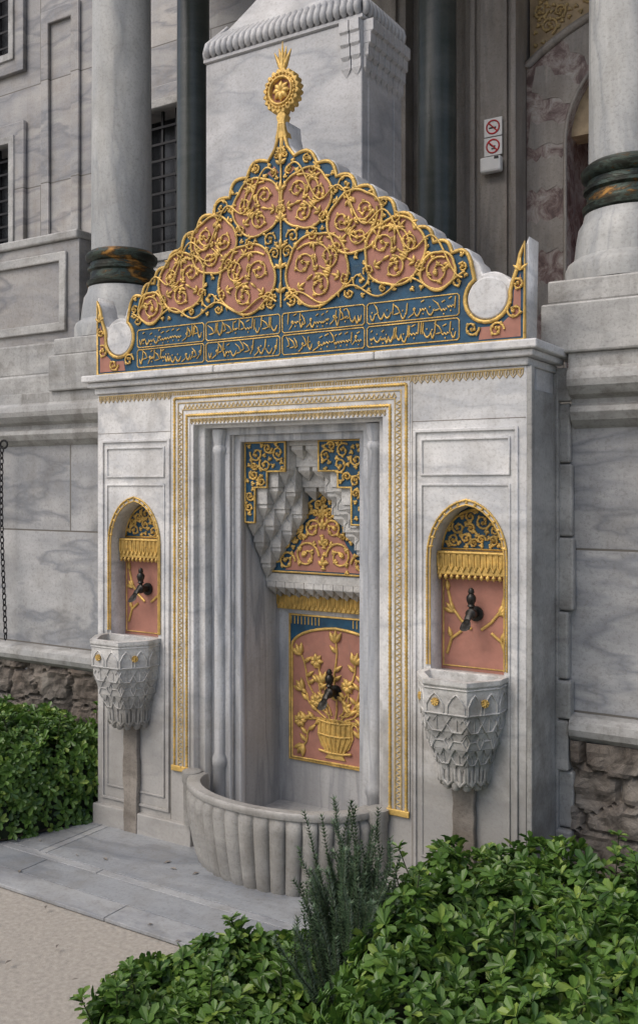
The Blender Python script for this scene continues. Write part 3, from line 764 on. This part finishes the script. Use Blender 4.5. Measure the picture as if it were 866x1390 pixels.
boxo('plinth','mould',PA,(-4.5,-1.66,.42,.62,2.22,2.399),(-4.5,-1.664,.38,.66,2.101,2.219),bevel=.012)
flat2d('panel_moulding',[rect(-2.9,-1.75,2.46,2.90),rect(-2.85,-1.80,2.51,2.85)],.45,.4695,'mould',PA,.006)
PI=empty('marble_pier')
px0,px1,py0,py1=-.69,.176,.36,.74
boxo('shaft','block',PI,(px0,px1,py0,py1,2.101,3.64),bevel=.006)
boxo('side_fillets','block',PI,(px1,px1+.006,py0+.05,py0+.09,2.3,3.40),(px1,px1+.006,py1-.09,py1-.05,2.3,3.40),bevel=.002)
cxp,cyp=(px0+px1)/2,(py0+py1)/2; hx,hy=(px1-px0)/2,(py1-py0)/2
mb=MB()
def sq(sx,sy,z,e=.18,n=160):
    out=[]
    for i in range(n):
        t=2*pi*i/n; c,s_=math.cos(t),math.sin(t)
        k=max(abs(c),abs(s_)); u,v=c/k,s_/k
        u=u*(1-e)+c*e; v=v*(1-e)+s_*e
        out.append((cxp+sx*u,cyp+sy*v,z))
    return out
mb.loft([sq(hx+.0,hy+.0,3.641,e=.02),sq(hx+.010,hy+.010,3.646,e=.02),sq(hx+.010,hy+.010,3.660,e=.02),sq(hx-.002,hy-.002,3.663,e=.03),sq(hx-.004,hy-.004,3.72,e=.06),sq(hx-.03,hy-.025,3.76,e=.12),sq(hx-.09,hy-.055,3.83,e=.25),sq(hx-.16,hy-.085,3.91,e=.4),sq(hx-.24,hy-.12,4.0,e=.6),sq(hx-.29,hy-.14,4.15,e=.7),sq(hx-.31,hy-.15,4.4,e=.7)])
mb.obj('cap','block',PI,smooth=True)
pt=[]
def petal(x,y,nx,ny):
    pr=[(.001,3.667,.6),(.010,3.680,1.0),(.013,3.70,1.08),(.006,3.725,1.0),(-.022,3.758,.95),(-.055,3.79,.85),(-.085,3.825,.5)]
    pts=[];rd=[]
    for o,z,r in pr:
        px_=x+nx*o; py_=y+ny*o
        k=max(0,-o)
        if nx==0: px_+=(cxp-px_)*k/hx
        else: py_+=(cyp-py_)*k*.6/hy
        pts.append((px_,py_,z)); rd.append(r)
    pt.append((pts,rd,False))
nf=25; ns=11
for i in range(nf):
    x=px0+(i+.5)*(px1-px0)/nf; petal(x,py0,0,-1); petal(x,py1,0,1)
for i in range(ns):
    y=py0+(i+.5)*(py1-py0)/ns; petal(px1,y,1,0); petal(px0,y,-1,0)
tubes('cap_gadroons',pt,.0165,'block',PI,res=3)
mb=MB()
for t in range(4):
    z=3.60-.052*t; o=.05-.012*t
    for k in range(7):
        ya=py0+.01+k*.052
        mb.box(px1+.0005,px1+o,ya,ya+.047,z-.012,z+.038); mb.pyr(px1+.0005,px1+o,ya,ya+.047,z-.0122,(px1,ya+.023,z-.05))
    for k in range(2):
        xa=px1-.10+k*.052
        mb.box(xa,xa+.047,py0-o*.6,py0-.0005,z-.012,z+.038); mb.pyr(xa,xa+.047,py0-o*.6,py0-.0005,z-.0122,(xa+.023,py0,z-.05))
mb.obj('corner_muqarnas','block',PI,.001)

def sign(name,z,kind):
    e=empty(name); x=.262; y=1.668
    boxo('plate','white',e,(x-.052,x+.052,y-.006,y,z-.05,z+.05),bevel=.002)
    L=[(L2(circ(x,z,.036,24),y-.0075),1,True),(L2([(x-.025,z+.025),(x+.025,z-.025)],y-.0075),1,False)]
    tubes('ring',L,.0045,'red',e)
    K=[(L2([(x-.022,z-.004),(x+.018,z-.004)],y-.007),1,False)] if kind else [(L2([(x-.018,z+.012),(x-.004,z),(x+.012,z),(x+.008,z-.014),(x-.008,z-.014)],y-.007),.9,False)]
    tubes('pictogram',K,.004,'black',e)
sign('no_smoking_sign',3.565,1); sign('no_stroller_sign',3.46,0)
e=empty('alarm_box'); boxo('case','white',e,(.20,.32,1.62,1.668,3.31,3.395),bevel=.012); boxo('lens','black',e,(.285,.31,1.617,1.6195,3.375,3.388),bevel=0)
mb=MB(); 
z=1.80; k=0
def torus(mb,c,R1,R2,r,ang):
    rings=[]
    for i in range(12):
        a=2*pi*i/12; cx_,cz_=R1*math.cos(a),R2*math.sin(a); ring=[]
        for j in range(6):
            b_=2*pi*j/6; rr=r*math.cos(b_); u=cx_+rr*math.cos(a); w=cz_+rr*math.sin(a); v=r*math.sin(b_)
            ring.append((c[0]+u*math.cos(ang)-v*math.sin(ang),c[1]+u*math.sin(ang)+v*math.cos(ang),c[2]+w))
        rings.append(ring)
    rings.append(rings[0]); mb.loft(rings,cap0=False,cap1=False)
while z>.75:
    torus(mb,(-2.02+.02*math.sin(z*3),.26,z),.010,.020,.0035,(k%2)*pi/2+.3); z-=.031; k+=1
torus(mb,(-2.02,.26,1.83),.022,.022,.006,.3)
mb.obj('hanging_chain','iron')

# ================================================================== GROUND
g=MB(); g.add([(-60,-60,0),(60,-60,0),(60,60,0),(-60,60,0)],[(0,1,2,3)]); g.obj('ground','ground')
PV=empty('marble_pavement')
def slabs(name,mat,lst): boxo(name,mat,PV,*[(a,b,c,d,0.004,.018) for a,b,c,d in lst],bevel=.002)
slabs('slabs_light','pave',[(-3,-1.45,-.72,-.60),(-1.446,-.30,-.72,-.60),(-.296,.9,-.72,-.60),(-3,-.62,-.44,-.40),(-.616,.7,-.44,-.40),(-1.0,-.96,-.396,.0),(-3,-1.7,-.396,.3)])
slabs('slabs_dark','pave2',[(-3,-.9,-.596,-.444),(-.896,.8,-.596,-.444),(-.956,.6,-.396,.0),(-1.696,-1.004,-.396,.3)])
rr=random.Random(3); mb=MB()
for i in range(22):
    x=rr.uniform(-1.2,.1); y=rr.uniform(-1.2,-.1); a=rr.uniform(0,6.28); l=rr.uniform(.010,.020); z=.021
    c,s_=math.cos(a)*l,math.sin(a)*l
    mb.add([(x-c,y-s_,z),(x+s_*.4,y-c*.4,z+.004),(x+c,y+s_,z),(x-s_*.4,y+c*.4,z+.003)],[(0,1,2,3)])
mb.obj('fallen_leaves','stain')

# ================================================================== VEGETATION
def edge_dist(foot,x,y):
    d=9
    for i in range(len(foot)):
        a=Vector(foot[i]); b=Vector(foot[(i+1)%len(foot)]); p=Vector((x,y)); ab=b-a
        t=max(0,min(1,(p-a).dot(ab)/ab.length_squared)); d=min(d,(p-a-ab*t).length)
    return d
def leafy(name,foot,hfun,nros,ll,seed,layers=(1,.92,.8,.6),core=.62,sprig=0,side=0,sideh=.3):
    rr=random.Random(seed); vs=[];fs=[]; stems=[]
    ins=poly_inside(foot); xs=[p[0] for p in foot]; ys=[p[1] for p in foot]
    def leaf(p,d,up,l,w):
        side_=d.cross(up)
        if side_.length<1e-4: return
        side_.normalize(); nrm=side_.cross(d).normalized()
        o=len(vs); cur=nrm*(-.12*l)
        for a,b,c in((0,0,0),(.45,.75,.18),(.8,.9,.16),(1.0,0,-.25),(.8,-.9,.16),(.45,-.75,.18)):
            q=p+d*(a*l)+side_*(b*w)+nrm*(c*w)+(cur if a>=.8 else Vector())
            vs.append(tuple(q))
        fs.append((o,o+1,o+2,o+3)); fs.append((o,o+3,o+4,o+5))
    def rosette(x,y,z,nm,L_):
        t1=nm.orthogonal().normalized(); t2=nm.cross(t1)
        k=rr.randint(6,9); a0=rr.uniform(0,6)
        for i in range(k):
            a=a0+i*2.4; el=rr.uniform(.05,.75)+(.5 if i>k-3 else 0)
            d=(t1*math.cos(a)+t2*math.sin(a))*math.cos(el)+nm*math.sin(el)
            leaf(Vector((x,y,z))-nm*rr.uniform(0,.012),d.normalized(),nm,L_*(rr.uniform(.8,1.1) if i<=k-3 else .6),L_*.24)
    c=0
    while c<nros:
        x=rr.uniform(min(xs),max(xs)); y=rr.uniform(min(ys),max(ys))
        if not ins(x,y): continue
        c+=1
        h=hfun(x,y); z=h*rr.choice(layers)+rr.gauss(0,.016); z=max(z,.02)
        e=.03
        gx=(hfun(x-e,y)-hfun(x+e,y))/(2*e); gy=(hfun(x,y-e)-hfun(x,y+e))/(2*e)
        nm=Vector((gx,gy,1)).normalized()+Vector((rr.gauss(0,.4),rr.gauss(0,.4),0)); nm.normalize()
        rosette(x,y,z,nm,ll*rr.uniform(.7,1.25))
    cen=Vector((sum(xs)/len(xs),sum(ys)/len(ys)))
    segs=[(Vector(foot[i]),Vector(foot[(i+1)%len(foot)])) for i in range(len(foot))]
    tot=sum((b-a).length for a,b in segs)
    for a,b in segs:
        for _ in range(int(side*(b-a).length/tot)):
            t=rr.random(); p=a.lerp(b,t); ab=(b-a).normalized(); no=Vector((ab.y,-ab.x))
            if (p+no*.02-cen).length<(p-no*.02-cen).length: no=-no
            p=p-no*rr.uniform(-.02,.06); z=rr.uniform(.02,sideh)
            nm=Vector((no.x,no.y,rr.uniform(.1,.9))).normalized()
            rosette(p.x,p.y,z,nm,ll*rr.uniform(.7,1.2))
    for i in range(sprig):
        while True:
            x=rr.uniform(min(xs),max(xs)); y=rr.uniform(min(ys),max(ys))
            if ins(x,y): break
        h=hfun(x,y); H=rr.uniform(.04,.10); lx,ly=rr.gauss(0,.25),rr.gauss(0,.25)
        p0=Vector((x,y,h*.7)); d=Vector((lx,ly,1)).normalized(); pts=[]
        for q in range(6):
            p=p0+d*(H+h*.3)*q/5; pts.append(tuple(p))
            if q>1:
                for _ in range(3):
                    a=rr.uniform(0,6.28); dd=Vector((math.cos(a),math.sin(a),.5)).normalized(); leaf(p,dd,Vector((0,0,1)),ll*rr.uniform(.7,1),ll*.22)
        rosette(*pts[-1],d,ll*.8); stems.append((pts,1,False))
    E=empty(name)
    me=bpy.data.meshes.new('leaves'); me.from_pydata(vs,[],fs); me.materials.append(M['leaf']); o=bpy.data.objects.new('leaves',me); scn.collection.objects.link(o); o.parent=E
    if stems: tubes('stems',stems,.002,'twig',E)
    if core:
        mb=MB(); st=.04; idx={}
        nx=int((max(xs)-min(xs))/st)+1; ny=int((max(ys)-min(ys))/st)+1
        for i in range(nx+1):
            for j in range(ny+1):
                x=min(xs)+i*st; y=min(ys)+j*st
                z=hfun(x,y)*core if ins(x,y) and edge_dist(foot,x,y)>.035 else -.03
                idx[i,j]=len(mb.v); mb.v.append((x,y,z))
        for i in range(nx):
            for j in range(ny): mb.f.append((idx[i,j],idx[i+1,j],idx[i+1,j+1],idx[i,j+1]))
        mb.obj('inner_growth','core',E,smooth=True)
    return E
def hf(foot,h,seed,soft=.12,lump=1):
    ins=poly_inside(foot)
    def f(x,y):
        if not ins(x,y): return .02
        d=edge_dist(foot,x,y); k=min(1,d/soft); k=math.sqrt(1-(1-k)**2)
        return h*(.22+.78*k)+lump*(.06*noise.noise(Vector((x*3.5,y*3.5,seed)))+.04*noise.noise(Vector((x*10,y*10,seed))))*k
    return f
fl=[(-3.2,.27),(-1.07,.27),(-1.07,.02),(-1.16,-.30),(-1.26,-.52),(-3.2,-.55)]
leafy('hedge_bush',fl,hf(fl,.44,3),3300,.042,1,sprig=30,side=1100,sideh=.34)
fr=[(.78,-.36),(.90,-.12),(1.12,-.04),(2.6,-.04),(3.2,-1.0),(2.6,-1.9),(1.25,-1.75),(.98,-1.3),(.84,-.9),(.78,-.6)]
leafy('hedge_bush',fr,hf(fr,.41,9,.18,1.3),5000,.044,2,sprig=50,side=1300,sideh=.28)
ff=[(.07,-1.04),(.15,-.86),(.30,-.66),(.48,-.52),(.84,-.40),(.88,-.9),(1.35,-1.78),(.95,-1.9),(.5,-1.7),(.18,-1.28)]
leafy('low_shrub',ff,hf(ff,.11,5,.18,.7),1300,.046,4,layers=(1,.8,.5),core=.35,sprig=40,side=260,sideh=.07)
# juniper
J=empty('juniper_shrub'); rr=random.Random(5); vs=[];fs=[]; tw=[]
jc=Vector((.82,-.82,0))
for b in range(170):
    a=rr.uniform(0,6.28); r0=abs(rr.gauss(0,.055)); top=rr.uniform(.28,.50)*(1.2 if r0<.022 else 1)*(1-.8*min(.5,r0*3)) 
    p=jc+Vector((r0*math.cos(a),r0*math.sin(a),.03)); d=Vector((math.cos(a)*.15,math.sin(a)*.15,1)).normalized()
    pts=[]; n_=int(top/.0092)
    for i in range(n_):
        t=i/n_; d=(d+Vector((rr.gauss(0,.05),rr.gauss(0,.05),.02))).normalized(); p=p+d*.010; pts.append(tuple(p))
        for q in range(12):
            aa=rr.uniform(0,6.28); u=d.orthogonal().normalized(); v=d.cross(u)
            nd=(u*math.cos(aa)+v*math.sin(aa)+d*.7).normalized(); l=rr.uniform(.014,.032)*(1.1-t*.4); s_=nd.cross(d).normalized()*.0024
            o=len(vs); vs+= [tuple(p-s_),tuple(p+s_),tuple(p+nd*l)]; fs.append((o,o+1,o+2))
    tw.append((pts,[1-.6*i/len(pts) for i in range(len(pts))],False))
me=bpy.data.meshes.new('needles'); me.from_pydata(vs,[],fs); me.materials.append(M['needle']); o=bpy.data.objects.new('needles',me); scn.collection.objects.link(o); o.parent=J
tubes('twigs',tw,.0018,'twig',J)
sb=MB(); 
for i,fp in enumerate((fr,ff,fl)):
    sb.add([(x,y,.022+.003*i) for x,y in fp],[tuple(range(len(fp)))])
sb.obj('soil_bed','soil')

# ================================================================== LIGHT / CAMERA
w=bpy.data.worlds.new('World'); scn.world=w; w.use_nodes=True; t=w.node_tree
sky=t.nodes.new('ShaderNodeTexSky'); sky.sky_type='NISHITA'; sky.sun_disc=False
az=math.radians(205); el=math.radians(52)
sky.sun_elevation=el; sky.sun_rotation=az; sky.dust_density=4; sky.ozone_density=.6; sky.air_density=1
t.links.new(sky.outputs[0],t.nodes['Background'].inputs[0]); t.nodes['Background'].inputs[1].default_value=.15
ld=bpy.data.lights.new('sun','SUN'); ld.energy=1.3; ld.angle=math.radians(40); ld.color=(1,.97,.935)
lo=bpy.data.objects.new('sun',ld); scn.collection.objects.link(lo)
dirv=Vector((math.sin(az)*math.cos(el),math.cos(az)*math.cos(el),math.sin(el)))
lo.rotation_euler=dirv.to_track_quat('Z','Y').to_euler()
cam=bpy.data.cameras.new('camera'); co=bpy.data.objects.new('camera',cam); scn.collection.objects.link(co)
cam.sensor_fit='HORIZONTAL'; cam.sensor_width=24; cam.lens=36.03; cam.shift_y=-.0404; cam.clip_end=500; cam.clip_start=.05
co.location=(2.228,-3.277,1.6); co.rotation_euler=(pi/2,0,math.radians(32))
scn.camera=co
scn.view_settings.view_transform='Standard'; scn.view_settings.look='None'; scn.view_settings.exposure=0
